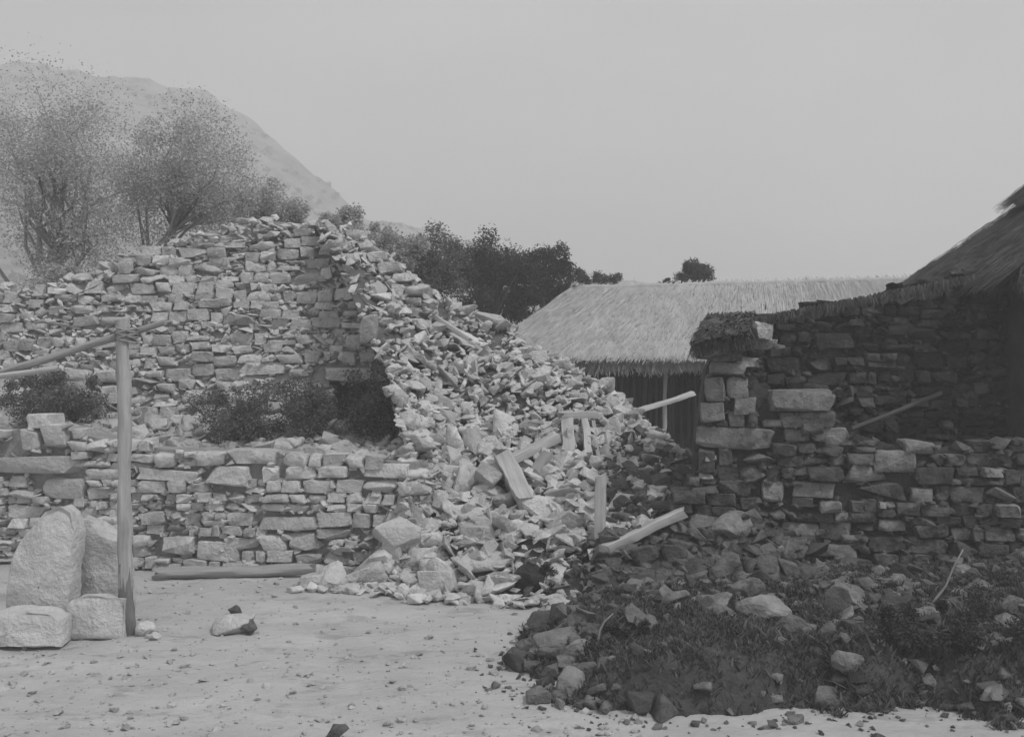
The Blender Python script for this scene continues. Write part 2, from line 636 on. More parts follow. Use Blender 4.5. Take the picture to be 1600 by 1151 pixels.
# lower terrace wall on the left, facing the courtyard
LA, LB = W(-90, 0, 12.8), W(648, 0, 11.95)
stone_wall('terrace_wall', 'pale coursed rubble retaining wall along the left side of the courtyard', LA, LB,
           [(-90, 668), (0, 668), (60, 655), (120, 672), (200, 690), (310, 700), (430, 700), (540, 712), (640, 716)],
           0.0, ['stone'], 'core', 11, specials=[
               (-20, 712, 128, 742), (62, 745, 132, 784), (130, 730, 205, 750), (210, 731, 312, 751), (317, 728, 391, 762), (408, 728, 434, 754),
               (444, 728, 492, 750), (495, 729, 545, 750), (566, 724, 637, 748), (352, 703, 432, 726), (132, 761, 169, 783),
               (306, 845, 371, 877), (252, 837, 303, 868), (30, 668, 62, 702), (62, 660, 104, 705), (400, 808, 497, 832), (402, 832, 447, 864), (447, 832, 497, 862)],
           hr=(.10, .185), wr=(1.1, 2.6), wob=.045)

# upper ruined wall, set back on the terrace
UA, UB = W(-90, 0, 14.75), W(650, 0, 14.2)
stone_wall('ruined_wall', 'high ruined stone wall, crumbling at the top, set back above the terrace', UA, UB,
           [(-90, 455), (-20, 440), (40, 448), (110, 428), (170, 402), (240, 388), (300, 362), (360, 346), (420, 338), (480, 344), (540, 352), (590, 385), (640, 440)],
           1.2, ['stone', 'stone', 'stone_grey'], 'core', 23, hr=(.10, .19), wr=(1.0, 2.5), batter=.30, holes=[(515, 596, 640, 720)], wob=.14, core_th=1.0,
           specials=[(370, 566, 450, 586), (500, 575, 650, 597)])

# earth on top of the terrace and behind the ruin
def sheet(name, fn, us, vs, mat, kind='structure'):
    V = [fn(u, v) for v in vs for u in us]
    n_ = len(us)
    F = [(j * n_ + i, j * n_ + i + 1, (j + 1) * n_ + i + 1, (j + 1) * n_ + i) for j in range(len(vs) - 1) for i in range(n_ - 1)]
    return tag(link(name, mesh(name, V, F, True), M[mat]), kind=kind)

def terrace(u, v):                              # u 0..1 left to right, v 0..1 front to back
    f = LA.lerp(LB, u)
    b = UA.lerp(UB, u)
    p = f.lerp(b, v)
    return (p.x, p.y + .25, 1.18 + .28 * v + .07 * fbm(p.x * 1.4, p.y * 1.4, 4) + (.12 if 0 < v else -.2))
sheet('terrace', terrace, np.linspace(0, 1, 70), np.linspace(0, 1, 24), 'earth')

rnd = random.Random(66)
it = []
for i in range(900):
    u, v = rnd.random(), rnd.random()
    q = terrace(u, v)
    s_ = min(.3, rnd.lognormvariate(math.log(.10), .5))
    it.append((rnd.choice(SMALL), (q[0], q[1], q[2] + s_ * .2), (s_ * 1.5, s_ * 1.2, s_ * .8), (rnd.gauss(0, .25), rnd.gauss(0, .25), rnd.uniform(0, 6))))
tag(join_stones('terrace_rubble', it, M['stone_grey']), 'loose rubble lying along the top of the terrace wall', 'rubble')

def mound(u, v):
    px = -90 + 740 * u
    tz = prof([(-90, 3.4), (40, 3.45), (180, 3.85), (300, 4.2), (420, 4.5), (540, 4.35), (650, 3.3)], px)
    p = W(px, 540, 15.3 + v * 6)
    return (p.x, p.y, tz * (1 - .25 * v ** 2) - .12 + .15 * fbm(p.x * .8, p.y * .8, 6))
sheet('mound', mound, np.linspace(0, 1, 60), np.linspace(0, 1, 30), 'core')

# ------------------------------------------------------------------ rubble heap
base_px = [(470, 914), (535, 918), (600, 921), (660, 928), (740, 934), (830, 940), (900, 936), (955, 930), (1010, 925), (1060, 918), (1112, 912)]
mid_px = [(632, 742, 12.2), (660, 722, 12.5), (690, 702, 12.9), (740, 690, 13.0), (800, 698, 12.9), (860, 716, 12.6), (910, 738, 12.3), (960, 760, 12.1), (1010, 782, 11.9), (1060, 800, 11.8), (1104, 820, 11.7)]
crest_px = [(488, 340, 15.05), (566, 378, 15.5), (650, 445, 16.0), (730, 484, 15.9), (800, 515, 15.5), (870, 556, 15.1), (930, 600, 14.6), (985, 642, 14.1), (1040, 684, 13.4), (1085, 710, 12.8), (1112, 742, 12.2)]
B3 = [G(*p) for p in base_px]
M3 = [W(*p) for p in mid_px]
C3 = [W(*p) for p in crest_px]
def along(P, s):
    k = min(int(s * (len(P) - 1)), len(P) - 2)
    return P[k].lerp(P[k + 1], s * (len(P) - 1) - k)
def rub(s, t):
    a, b, c = along(B3, s), along(M3, s), along(C3, s)
    if t > 1:                                    # over the crest and down behind it
        q = (t - 1)
        p = c + Vector((0, q * 5, -q * 4.5))
    else:                                        # quadratic through base, middle and crest, softened to piecewise slopes
        p = a * (2 * (t - .5) * (t - 1)) + b * (-4 * t * (t - 1)) + c * (2 * t * (t - .5))
    return p + Vector((0, -.10 * fbm(p.x * 1.3, p.z * 1.6, 5), .13 * fbm(p.x * 1.1, p.y * 1.1, 8)))
heap = empty('rubble_heap', (1.0, 13.0, 0), 'long slope of collapsed pale stones spilling down into the courtyard', 'rubble')
us, vs = np.linspace(0, 1, 90), np.linspace(0, 1.7, 90)
V = [rub(u, v) - Vector((0, -.04, .06)) for v in vs for u in us]
F = [(j * 90 + i, j * 90 + i + 1, (j + 1) * 90 + i + 1, (j + 1) * 90 + i) for j in range(89) for i in range(89)]
link('earth_core', mesh('earth_core', V, F, True), M['heap_shade_earth'], heap)
# lookup: photo pixel -> point on the heap
rs = np.linspace(0, 1, 260)
rt = np.linspace(0, 1, 260)
RP = np.array([[tuple(rub(s, t)) for s in rs] for t in rt])
RPX = 800 + RP[:, :, 0] / RP[:, :, 1] * FPX
RPY = HOR + (CAM_H - RP[:, :, 2]) / RP[:, :, 1] * FPX
def rub_at(px, py, out=0.0, up=0.0):
    k = np.argmin((RPX - px) ** 2 + (RPY - py) ** 2)
    p = Vector(RP.reshape(-1, 3)[k])
    return p + (Vector((0, 0, CAM_H)) - p).normalized() * out + Vector((0, 0, up))

rnd = random.Random(77)
items = []
hand = [  # stones singled out from the photograph: centre px, py, width px, height px, tilt
    (790, 668, 34, 62, 0.1), (842, 795, 62, 44, -.1), (572, 818, 76, 48, .2), (606, 846, 34, 66, .15), (760, 878, 92, 28, .05), (655, 845, 84, 26, 0),
    (650, 875, 44, 44, .1), (700, 742, 46, 36, .1), (722, 752, 52, 52, .2), (660, 596, 40, 20, -.7), (705, 690, 34, 46, .4), (730, 800, 64, 30, .1),
    (742, 830, 48, 24, 0), (888, 842, 54, 40, .1), (1030, 712, 44, 26, -.6), (1050, 700, 46, 16, -.6), (1000, 755, 44, 20, .4), (690, 905, 60, 34, .1),
    (550, 862, 60, 44, .3), (515, 870, 40, 70, -.5), (490, 905, 40, 32, .1), (530, 905, 44, 26, 0), (612, 910, 32, 20, .2), (590, 870, 40, 40, .4),
    (745, 915, 50, 22, .1), (780, 905, 60, 24, 0), (950, 590, 34, 26, .1), (770, 492, 60, 28, -.3), (725, 530, 60, 22, -.5), (880, 570, 30, 22, .2),
    (690, 630, 50, 24, -.5), (830, 610, 42, 20, .2), (960, 890, 56, 22, .05), (1040, 870, 50, 36, .1), (1075, 790, 40, 24, .3), (700, 780, 44, 34, 0)]
for (cx, cy, pw, ph, ti) in hand:
    p = rub_at(cx, cy)
    sx, sz = pw / FPX * p.y, ph / FPX * p.y
    items.append((sx * sz + 5, p, (sx, min(sx, sz) * 1.1 + .08, sz), (rnd.gauss(0, .15), -ti, rnd.gauss(0, .2))))
for i in range(6200):
    s, t = rnd.random(), rnd.random() ** .85
    if i % 4 == 0:
        s = rnd.uniform(.68, 1.0)
    p = rub(s, t)
    L0 = min(.30, max(.05, rnd.lognormvariate(math.log(.104), .48)))
    if t > .55:
        L0 *= .88
    sx, sy, sz = L0 * rnd.uniform(1.0, 1.8), L0 * rnd.uniform(.7, 1.2), L0 * rnd.uniform(.3, .75)
    k = rnd.uniform(-.02, .06)
    items.append((sx * sz, p + Vector((0, -.6, .8)).normalized() * k, (sx, sy, sz), (rnd.gauss(.45, .4), rnd.gauss(.15, .45), rnd.uniform(0, 6.3))))
for i in range(260):                             # stones that rolled on to the court at the foot of the heap
    s = rnd.random()
    p = along(B3, s)
    L0 = rnd.uniform(.05, .16)
    items.append((L0 * L0 * .6, Vector((p.x + rnd.gauss(0, .08), p.y - abs(rnd.gauss(0, .13)), L0 * .2)), (L0 * 1.4, L0, L0 * .7), (rnd.gauss(0, .2), rnd.gauss(0, .2), rnd.uniform(0, 6))))
items.sort(key=lambda q: -q[0])
def mossy(p):                                    # dark stones grow likelier to the right and towards the foot
    px = 800 + p.x / p.y * FPX
    k = (px - 900) / 130 + .9 * fbm(p.x * 2, p.z * 2, 3) + (1.0 - p.z) * .55
    return rnd.random() < k * .8
for i, (a, p, size, rot) in enumerate(items[:300]):
    mk = 'stone_dark' if mossy(p) else ('stone' if rnd.random() < .65 else 'stone_grey')
    stone(rnd.choice((ROCK if rnd.random() < .88 else BLOCK)[mk]), p, size, rot, heap)
pale, dk = [], []
for a, p, size, rot in items[300:]:
    (dk if mossy(p) else pale).append((rnd.choice(SMALL), p, size, rot))
join_stones('small_stones', pale, M['stone'], heap)
join_stones('dark_small_stones', dk, M['stone_dark'], heap)

# ------------------------------------------------------------------ thatch straws
def straws(name, quad, n, mat, parent, seed, ln=(.35, .7), wd=.012, lift=.03, fringe=0.0):
    """thin straw blades on the quad (eave_left, eave_right, ridge_right, ridge_left), lying down the slope"""
    r = random.Random(seed)
    e0, e1, r1, r0 = [Vector(q) for q in quad]
    nn = (e1 - e0).cross(r0 - e0).normalized()
    if nn.z < 0: nn = -nn
    V, F = [], []
    for i in range(n):
        u = r.random()
        if fringe and r.random() < fringe:
            v = r.uniform(-.02, .06)
        else:                                    # laid in courses
            v = (int(r.random() * 9) + r.random() ** 2) / 9
        a, b = e0.lerp(e1, u), r0.lerp(r1, u)
        p = a.lerp(b, v)
        down = (a - b).normalized()
        side = (e1 - e0).normalized()
        dr = (down + side * r.gauss(0, .10) + nn * r.gauss(.0, .05)).normalized()
        l = r.uniform(*ln)
        w2 = side * wd * r.uniform(.5, 1.3)
        s0 = p + nn * r.uniform(.0, lift) - down * l * .5
        s1 = p + dr * l * .5 + nn * r.uniform(.0, lift * 1.3) - Vector((0, 0, .12 * l * (1 if v < .07 else 0)))
        k = len(V)
        V += [s0 - w2, s0 + w2, s1 + w2 * .5, s1 - w2 * .5]
        F.append((k, k + 1, k + 2, k + 3))
    o = link(name, mesh(name, V, F), M[mat], parent)
    o['kind'] = 'stuff'
    return o

def slab(name, quad, th, mat, parent, nu=40, nv=14, rough=.03, seed=0, sag=0.0):
    e0, e1, r1, r0 = [Vector(q) for q in quad]
    nn = (e1 - e0).cross(r0 - e0).normalized()
    if nn.z < 0: nn = -nn
    V, F = [], []
    for side in (0, 1):
        for j in range(nv + 1):
            for i in range(nu + 1):
                u, v = i / nu, j / nv
                p = e0.lerp(e1, u).lerp(r0.lerp(r1, u), v)
                k = rough * fbm(p.x * 1.5 + seed, p.y * 1.5, p.z * 2)
                if j == 0:
                    p = p + (e0 - r0).normalized() * (.10 * fbm(u * 14, seed) + .02)
                p = p - Vector((0, 0, sag * math.sin(math.pi * u)))
                V.append(p + nn * (k if side == 0 else k - th * (1 - .35 * (v < .05))))
    S = (nu + 1) * (nv + 1)
    q = lambda i, j: j * (nu + 1) + i
    for j in range(nv):
        for i in range(nu):
            F.append((q(i, j), q(i + 1, j), q(i + 1, j + 1), q(i, j + 1)))
            F.append((S + q(i, j), S + q(i, j + 1), S + q(i + 1, j + 1), S + q(i + 1, j)))
    for i in range(nu):
        for j in (0, nv):
            F.append((q(i, j), S + q(i, j), S + q(i + 1, j), q(i + 1, j)))
    for j in range(nv):
        for i in (0, nu):
            F.append((q(i, j), q(i, j + 1), S + q(i, j + 1), S + q(i, j)))
    return link(name, mesh(name, V, F, True, 40), M[mat], parent)

def hanging(name, p0, p1, n, ln, mat, parent, seed, depth=.12, drop=0.0):
    """ragged straw ends hanging along an edge"""
    r = random.Random(seed)
    p0, p1 = Vector(p0), Vector(p1)
    side = (p1 - p0).normalized()
    out = Vector((side.y, -side.x, 0)).normalized()
    V, F = [], []
    for i in range(n):
        u = r.random()
        k = 1 + .6 * fbm(u * (p1 - p0).length * 2.2, seed)
        p = p0.lerp(p1, u) + out * r.uniform(-depth, depth * .3) + Vector((0, 0, r.uniform(-drop, .03)))
        l = r.uniform(*ln) * k
        e = p + Vector((0, 0, -l)) + side * r.gauss(0, .3) * l + out * r.gauss(.15, .2) * l
        w2 = side * r.uniform(.004, .012)
        q = len(V)
        V += [p - w2, p + w2, e + w2 * .4, e - w2 * .4]
        F.append((q, q + 1, q + 2, q + 3))
    o = link(name, mesh(name, V, F), M[mat], parent)
    o['kind'] = 'stuff'
    return o

# ------------------------------------------------------------------ thatched house behind the rubble
house = empty('thatched_house', (3.5, 19, 0), 'low house with pale thatched hip roof and deep dark eave behind the rubble', 'house')
rl, rr = W(892, 450, 19.2), W(1450, 436, 19.2)
el, er = W(752, 552, 17.0), W(1560, 548, 17.0)
bl, br = Vector((el.x, 21.4, el.z)), Vector((er.x, 21.4, er.z))
front = (el, er, rr, rl)
roof = slab('roof', front, .22, 'thatch', house, 70, 22, .035, 1, .03)
straws('thatch', front, 30000, 'thatch', roof, 3, fringe=.18, lift=.03, wd=.007, ln=(.25, .5))
hip = slab('hip', (bl, el, rl, rl + Vector((.02, .02, 0))), .2, 'thatch', house, 24, 14, .03, 4)
straws('thatch', (bl, el, rl, rl + Vector((.01, 0, 0))), 2500, 'thatch', hip, 5, fringe=.15)
slab('back_slope', (br, bl, rl, rr), .2, 'thatch', house, 24, 10, .03, 6)
hanging('eave_fringe', el + Vector((0, .05, -.06)), er + Vector((0, .05, -.06)), 9000, (.08, .26), 'thatch', roof, 21, .2, .1)
# ridge roll
V, F = [], []
pts = [rl.lerp(rr, i / 30) + Vector((0, 0, -.02 + .03 * fbm(i * .6, 2))) for i in range(31)]
tube_into(V, F, pts, [.07 + .03 * fbm(i * .8, 5) for i in range(31)], 8)
link('ridge_roll', mesh('ridge_roll', V, F, True), M['thatch'], house)
def box(name, p0, p1, mat, parent, jit=0.0):
    x0, y0, z0 = p0
    x1, y1, z1 = p1
    V = [(x, y, z) for z in (z0, z1) for y in (y0, y1) for x in (x0, x1)]
    F = [(0, 1, 3, 2), (4, 6, 7, 5), (0, 4, 5, 1), (2, 3, 7, 6), (0, 2, 6, 4), (1, 5, 7, 3)]
    return link(name, mesh(name, V, F), M[mat], parent)
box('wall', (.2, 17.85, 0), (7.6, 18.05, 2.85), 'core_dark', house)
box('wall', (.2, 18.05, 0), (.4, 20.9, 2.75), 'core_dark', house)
rnd = random.Random(5)
x = .75
while x < 4.2:
    p = timber('wall_pole', (x, 17.78, .0), (x + rnd.gauss(0, .02), 17.78 + rnd.gauss(0, .01), 2.72), rnd.uniform(.05, .09), mat='wood_dark', round_=True, seed=int(x * 100), parent=house)
    x += rnd.uniform(.085, .13)
timber('eave_beam', (-.1, 17.3, 2.42), (7.6, 17.3, 2.44), .12, mat='wood_dark', round_=True, seed=8, parent=house)
pp = W(1038, 640, 17.25)
timber('eave_post', (pp.x, 17.25, 0), (pp.x + .02, 17.28, 2.40), .075, mat='wood', round_=True, seed=9, parent=house)
timber('eave_post', (1.0, 17.25, 0), (1.02, 17.28, 2.40), .08, mat='wood_dark', round_=True, seed=10, parent=house)

# ------------------------------------------------------------------ dark thatched building on the right
dark = empty('dark_building', (6.0, 12.5, 0), 'dark old thatched building with stepped roof behind the ruined wall at right', 'building')
e_f, e_b = Vector((5.40, 10.9, 3.50)), W(1418, 440, 14.0)
r_f, r_b = Vector((9.6, 10.9, 6.35)), Vector((9.6, 14.0, 6.40))
main = (e_f, e_b, r_b, r_f)
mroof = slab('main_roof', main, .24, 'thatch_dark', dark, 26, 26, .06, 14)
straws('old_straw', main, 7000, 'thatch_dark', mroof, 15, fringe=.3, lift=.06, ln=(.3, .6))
hanging('verge_fringe', e_f + Vector((0, -.03, .0)), r_f + Vector((0, -.03, 0)), 6000, (.06, .18), 'thatch_dark', mroof, 24, .10, .12)
hanging('verge_fringe', e_b, e_f, 4000, (.06, .2), 'thatch_dark', mroof, 25, .15, .1)
# a second, thicker layer of thatch higher up the slope: the step in the outline
k0 = .36
up0, up1 = e_f.lerp(r_f, k0), e_b.lerp(r_b, k0)
nrm = Vector((-.56, 0, .83))
top_l = (up0 + nrm * .16, up1 + nrm * .16, r_b + nrm * .16, r_f + nrm * .16)
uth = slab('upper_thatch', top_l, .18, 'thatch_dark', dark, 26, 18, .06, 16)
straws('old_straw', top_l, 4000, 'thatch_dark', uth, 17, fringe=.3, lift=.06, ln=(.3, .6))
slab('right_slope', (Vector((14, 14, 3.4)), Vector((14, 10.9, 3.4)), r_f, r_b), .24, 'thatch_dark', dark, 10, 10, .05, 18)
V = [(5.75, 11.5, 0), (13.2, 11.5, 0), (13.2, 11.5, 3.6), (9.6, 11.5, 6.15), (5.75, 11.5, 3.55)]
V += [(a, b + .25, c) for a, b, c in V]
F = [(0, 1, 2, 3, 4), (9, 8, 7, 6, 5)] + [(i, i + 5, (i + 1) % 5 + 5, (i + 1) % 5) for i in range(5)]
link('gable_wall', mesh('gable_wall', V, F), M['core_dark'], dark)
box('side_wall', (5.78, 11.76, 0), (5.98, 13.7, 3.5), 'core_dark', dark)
rnd = random.Random(9)
x = 5.82
while x < 7.6:
    timber('wattle_stick', (x, 11.44, .3), (x + rnd.gauss(0, .04), 11.43, 3.45 + .6 * (x - 5.8)), rnd.uniform(.03, .07), mat='wood_dark', round_=True, seed=int(x * 77), parent=dark)
    x += rnd.uniform(.10, .2)
# high dark wall of small blackened stones that runs up to the roof
HA, HB = W(1150, 0, 12.1), W(1640, 0, 11.9)
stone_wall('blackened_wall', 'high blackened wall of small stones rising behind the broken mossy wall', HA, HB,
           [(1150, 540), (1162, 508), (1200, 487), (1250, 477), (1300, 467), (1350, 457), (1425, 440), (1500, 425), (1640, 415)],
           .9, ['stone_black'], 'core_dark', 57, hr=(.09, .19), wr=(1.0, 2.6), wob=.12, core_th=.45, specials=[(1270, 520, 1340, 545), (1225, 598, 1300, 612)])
hanging('creeper', W(1170, 500, 11.85), W(1640, 408, 11.7), 2200, (.03, .10), 'grass', dark, 27, .12, .05)
hood = empty('thatch_hood', W(1130, 520, 11.4), 'tuft of dark ragged thatch sagging over the top of the wall pillar', 'thatch')
hq = (W(1082, 533, 11.15), W(1172, 517, 11.1), W(1180, 492, 12.3), W(1105, 497, 12.3))
pad = slab('thatch_pad', hq, .16, 'thatch_dark', hood, 24, 16, .14, 71)
straws('straw', hq, 2600, 'thatch_dark', pad, 72, fringe=.3, lift=.05, ln=(.15, .4))
hanging('straw_fringe', hq[0], hq[1], 1500, (.05, .16), 'thatch_dark', pad, 73, .12, .06)

# ruined wall on the right with its pillar
RA, RB = W(1086, 0, 11.35), W(1680, 0, 10.9)
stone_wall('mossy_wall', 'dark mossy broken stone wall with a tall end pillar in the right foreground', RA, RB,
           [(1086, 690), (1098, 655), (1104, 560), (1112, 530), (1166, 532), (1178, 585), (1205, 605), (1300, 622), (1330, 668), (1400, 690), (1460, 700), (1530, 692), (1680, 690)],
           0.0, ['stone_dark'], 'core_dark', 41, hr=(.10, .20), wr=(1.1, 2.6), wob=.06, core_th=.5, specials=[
               (1088, 664, 1212, 702), (1094, 628, 1136, 664), (1102, 588, 1134, 628), (1106, 566, 1170, 588), (1110, 549, 1160, 566), (1110, 531, 1218, 548), (1136, 590, 1172, 625),
               (1148, 620, 1185, 650), (1196, 608, 1308, 646), (1192, 655, 1240, 668), (1246, 648, 1284, 662), (1250, 662, 1286, 680), (1290, 680, 1320, 698),
               (1100, 712, 1120, 722), (1092, 702, 1118, 738), (1092, 740, 1116, 752), (1122, 700, 1146, 726), (1364, 704, 1440, 742), (1240, 752, 1310, 780), (1190, 750, 1228, 790),
               (1284, 815, 1332, 848), (1218, 817, 1282, 842), (1232, 850, 1340, 876), (1372, 812, 1418, 832), (1280, 782, 1318, 802), (1240, 774, 1276, 792)])
boulder('loose_block', W(1194, 517, 11.2) + Vector((0, .1, 0)), (.27, .25, .20), (.05, .08, .3), M['stone_grey'], 801, 'angular pale block lying on the jutting slab atop the wall pillar', 'stone', box=.7)

# ------------------------------------------------------------------ dark bank in the right foreground
poly = [G(*p) for p in [(800, 1040), (812, 1000), (846, 962), (930, 938), (1085, 926), (1500, 915), (2100, 915), (2100, 1135), (1560, 1128), (1480, 1116), (1310, 1114), (1180, 1128), (1040, 1130), (930, 1112), (856, 1086)]]
PXY = [(p.x, p.y) for p in poly]
def edge_dist(x, y):
    inside, best = False, 1e9
    n_ = len(PXY)
    for i in range(n_):
        x1, y1 = PXY[i]
        x2, y2 = PXY[(i + 1) % n_]
        if (y1 > y) != (y2 > y) and x < (x2 - x1) * (y - y1) / (y2 - y1) + x1:
            inside = not inside
        dx, dy = x2 - x1, y2 - y1
        t = max(0, min(1, ((x - x1) * dx + (y - y1) * dy) / (dx * dx + dy * dy)))
        best = min(best, math.hypot(x - x1 - t * dx, y - y1 - t * dy))
    return best if inside else -best
def bank_z(x, y):
    e = edge_dist(x, y) + .30 * fbm(x * 1.7, y * 1.7, 9) + .10 * fbm(x * 6, y * 6, 2)
    k = max(0, min(1, (e + .05) / .75))
    k = k * k * (3 - 2 * k)
    return -.09 + k * (.34 + .10 * max(0, x - 1.0) * .5) + k * (.10 * fbm(x * 1.1, y * 1.1, 4) + .03 * fbm(x * 5, y * 5, 4))
bx, by = np.arange(-.4, 8.0, .07), np.arange(7.0, 12.0, .07)
V = [(x, y, bank_z(x, y)) for y in by for x in bx]
n_ = len(bx)
F = [(j * n_ + i, j * n_ + i + 1, (j + 1) * n_ + i + 1, (j + 1) * n_ + i) for j in range(len(by) - 1) for i in range(n_ - 1)]
tag(link('earth_bank', mesh('earth_bank', V, F, True), M['soil']), kind='structure')
def bank_pt(px, py):
    z = .3
    for _ in range(12):
        p = G(px, py, z)
        z = .5 * z + .5 * max(bank_z(p.x, p.y), ground_z(p.x, p.y))
    return G(px, py, z)

rnd = random.Random(314)
V, F = [], []
cnt = 0
while cnt < 70000:
    x, y = rnd.uniform(-.2, 6.5), rnd.uniform(7.1, 11.3)
    if abs(x) > y * .52 + .3:
        continue
    z = bank_z(x, y)
    cnt += 1
    if z < -.03 or fbm(x * 1.6, y * 1.6, 21) < rnd.uniform(-.8, .2):
        continue
    hgt = rnd.uniform(.015, .06) * (1 + .8 * max(0, fbm(x * .9, y * .9, 31)))
    a = rnd.uniform(0, 6.28)
    lx, ly = rnd.gauss(0, .8) * hgt, rnd.gauss(0, .8) * hgt
    wv = .004 + .09 * hgt
    c, s = math.cos(a) * wv, math.sin(a) * wv
    k = len(V)
    z = max(z, ground_z(x, y))
    V += [(x - c, y - s, z - .01), (x + c, y + s, z - .01), (x + lx * .5 + c * .7, y + ly * .5 + s * .7, z + hgt * .65), (x + lx * .5 - c * .7, y + ly * .5 - s * .7, z + hgt * .65), (x + lx, y + ly, z + hgt)]
    F += [(k, k + 1, k + 2, k + 3), (k + 3, k + 2, k + 4)]
tag(link('grass', mesh('grass', V, F), M['grass']), 'short dark grass and weeds covering the bank in the right foreground', 'grass', kind='stuff')

# gravel and crumbs of stone on the court and the bank
rnd = random.Random(55)
it = []
for i in range(2600):
    px, py = rnd.uniform(-20, 1000), 905 + 260 * rnd.random()
    p = G(px, py)
    s_ = min(.06, rnd.lognormvariate(math.log(.012), .7))
    it.append((rnd.choice(SMALL), (p.x, p.y, ground_z(p.x, p.y) + s_ * .2), (s_ * 1.4, s_ * 1.2, s_ * .8), (0, 0, rnd.uniform(0, 6))))
tag(join_stones('gravel', it, M['stone_grey']), 'scattered gravel and stone crumbs on the pale courtyard ground', 'gravel')
it = []
for i in range(4200):
    x, y = rnd.uniform(-.2, 6), rnd.uniform(7.0, 11.2)
    z = bank_z(x, y)
    if z < -.06 or (rnd.random() > .16 and not (y > 9.7 - .25 * x + .35 * fbm(x, y, 3) or x < .75 + .3 * fbm(x * 2, y * 2, 5) or (x > 2.5 + .5 * fbm(x, y, 9) and rnd.random() < .55))): continue
    s_ = min(.20, rnd.lognormvariate(math.log(.042), .65))
    it.append((rnd.choice(SMALL), (x, y, max(z, 0) + s_ * .2), (s_ * 1.4, s_ * 1.2, s_ * .9), (rnd.gauss(0, .3), rnd.gauss(0, .3), rnd.uniform(0, 6))))
for i in range(2600):                            # crumbs and soil thinning out on to the court
    x, y = rnd.uniform(-.7, 4.6), rnd.uniform(6.9, 9.6)
    e = edge_dist(x, y)
    if e > .12 or e < -.55 or rnd.random() > math.exp(e * 5.5): continue
    s_ = min(.09, rnd.lognormvariate(math.log(.02), .6))
    it.append((rnd.choice(SMALL), (x, y, ground_z(x, y) + s_ * .2 + max(0, bank_z(x, y))), (s_ * 1.5, s_ * 1.2, s_ * .8), (rnd.gauss(0, .3), rnd.gauss(0, .3), rnd.uniform(0, 6))))
tag(join_stones('bank_gravel', it, M['stone_gravel']), 'small broken stones scattered over the dark grassy bank', 'gravel')

# pile of stones at the left end of the bank
pile = empty('stone_pile', G(870, 1040), 'small pile of dark tumbled stones at the left end of the grassy bank', 'stones')
for i, (cx, cy, pw, ph, ti) in enumerate([
        (850, 975, 44, 40, .5), (868, 962, 36, 34, .1), (880, 1000, 90, 26, .15), (812, 1028, 38, 20, 0), (855, 1022, 46, 20, .1), (900, 1014, 48, 26, .1), (832, 1042, 30, 20, -.2),
        (895, 1034, 58, 22, .1), (858, 1050, 34, 22, .2), (888, 1072, 62, 44, .7), (925, 1058, 50, 24, .8), (852, 1066, 30, 22, .1), (905, 968, 40, 22, .4), (820, 1008, 30, 22, .1),
        (930, 1080, 36, 24, .2), (875, 985, 34, 20, -.2), (842, 1000, 34, 24, .3), (915, 990, 40, 20, .1), (940, 1040, 30, 22, .3), (868, 1090, 36, 18, 0), (838, 1078, 22, 14, 0), (910, 1102, 34, 16, .1)]):
    p = bank_pt(cx, cy + ph * .25)
    sx, sz = pw / FPX * p.y, ph / FPX * p.y
    mk = 'stone_dark' if i not in (9, 5, 2, 7) else 'stone_mid'
    stone(ROCK[mk][i % 16], p + Vector((0, 0, sz * .28)), (sx, max(sx * .6, sz), sz * 1.1), (rnd.gauss(0, .2), -ti, rnd.gauss(0, .3)), pile)

for i, (cx, cy, pw, ph, ti, mk, lb) in enumerate([
        (1010, 972, 42, 30, -.4, 'stone_mid', 'pale rounded stone above the dark hollow of the grassy bank'),
        (1115, 945, 72, 26, .55, 'stone_mid', 'long tilted boulder lying on the bank in front of the wall'),
        (1170, 925, 58, 40, .3, 'stone_dark', 'blunt boulder at the wall foot behind the tilted long one'),
        (1192, 948, 90, 36, -.1, 'stone_mid', 'broad low boulder half sunk in the bank below the wall'),
        (1242, 978, 60, 34, -.4, 'stone_dark', 'boulder leaning downhill right of the broad low one'),
        (1325, 1030, 52, 34, .1, 'stone_mid', 'pale boulder alone in the middle of the grass bank'),
        (1320, 928, 60, 40, .1, 'stone_mid', 'rounded boulder against the wall foot at right'),
        (1290, 1085, 66, 40, .1, 'stone_dark', 'dark boulder low on the bank near the bottom edge'),
        (1200, 872, 80, 50, .3, 'stone_mid', 'large upright boulder leaning on the mossy wall'),
        (1140, 825, 74, 42, .45, 'stone_mid', 'pale angular block tipped against the mossy wall'),
        (1122, 835, 40, 30, -.4, 'stone_dark', 'smaller block just left of the tipped pale one'),
        (1110, 852, 32, 22, -.4, 'stone_dark', 'small stone below the tipped pale block'),
        (1135, 868, 38, 22, -.2, 'stone_dark', 'flat stone on the debris under the tipped blocks'),
        (1040, 862, 50, 30, .1, 'stone_dark', 'stone below the free end of the fallen diagonal beam'),
        (975, 886, 48, 20, -.1, 'stone_mid', 'flat pale stone on the debris below the upright post')]):
    if cy < 900:
        p = W(cx, cy, 10.95 if cx > 1090 else 11.2)
    else:
        p = bank_pt(cx, cy + ph * .3) 
        p.z += ph / FPX * p.y * .2
    sx, sz = pw / FPX * p.y, ph / FPX * p.y
    boulder('boulder' if pw > 45 else 'stone', p, (sx, max(.7 * sx, sz), sz * 1.15), (rnd.gauss(0, .15), -ti, rnd.gauss(0, .25)), M[mk], 900 + i * 7, lb, 'boulder' if pw > 45 else 'stone', 'loose boulders below the mossy wall')
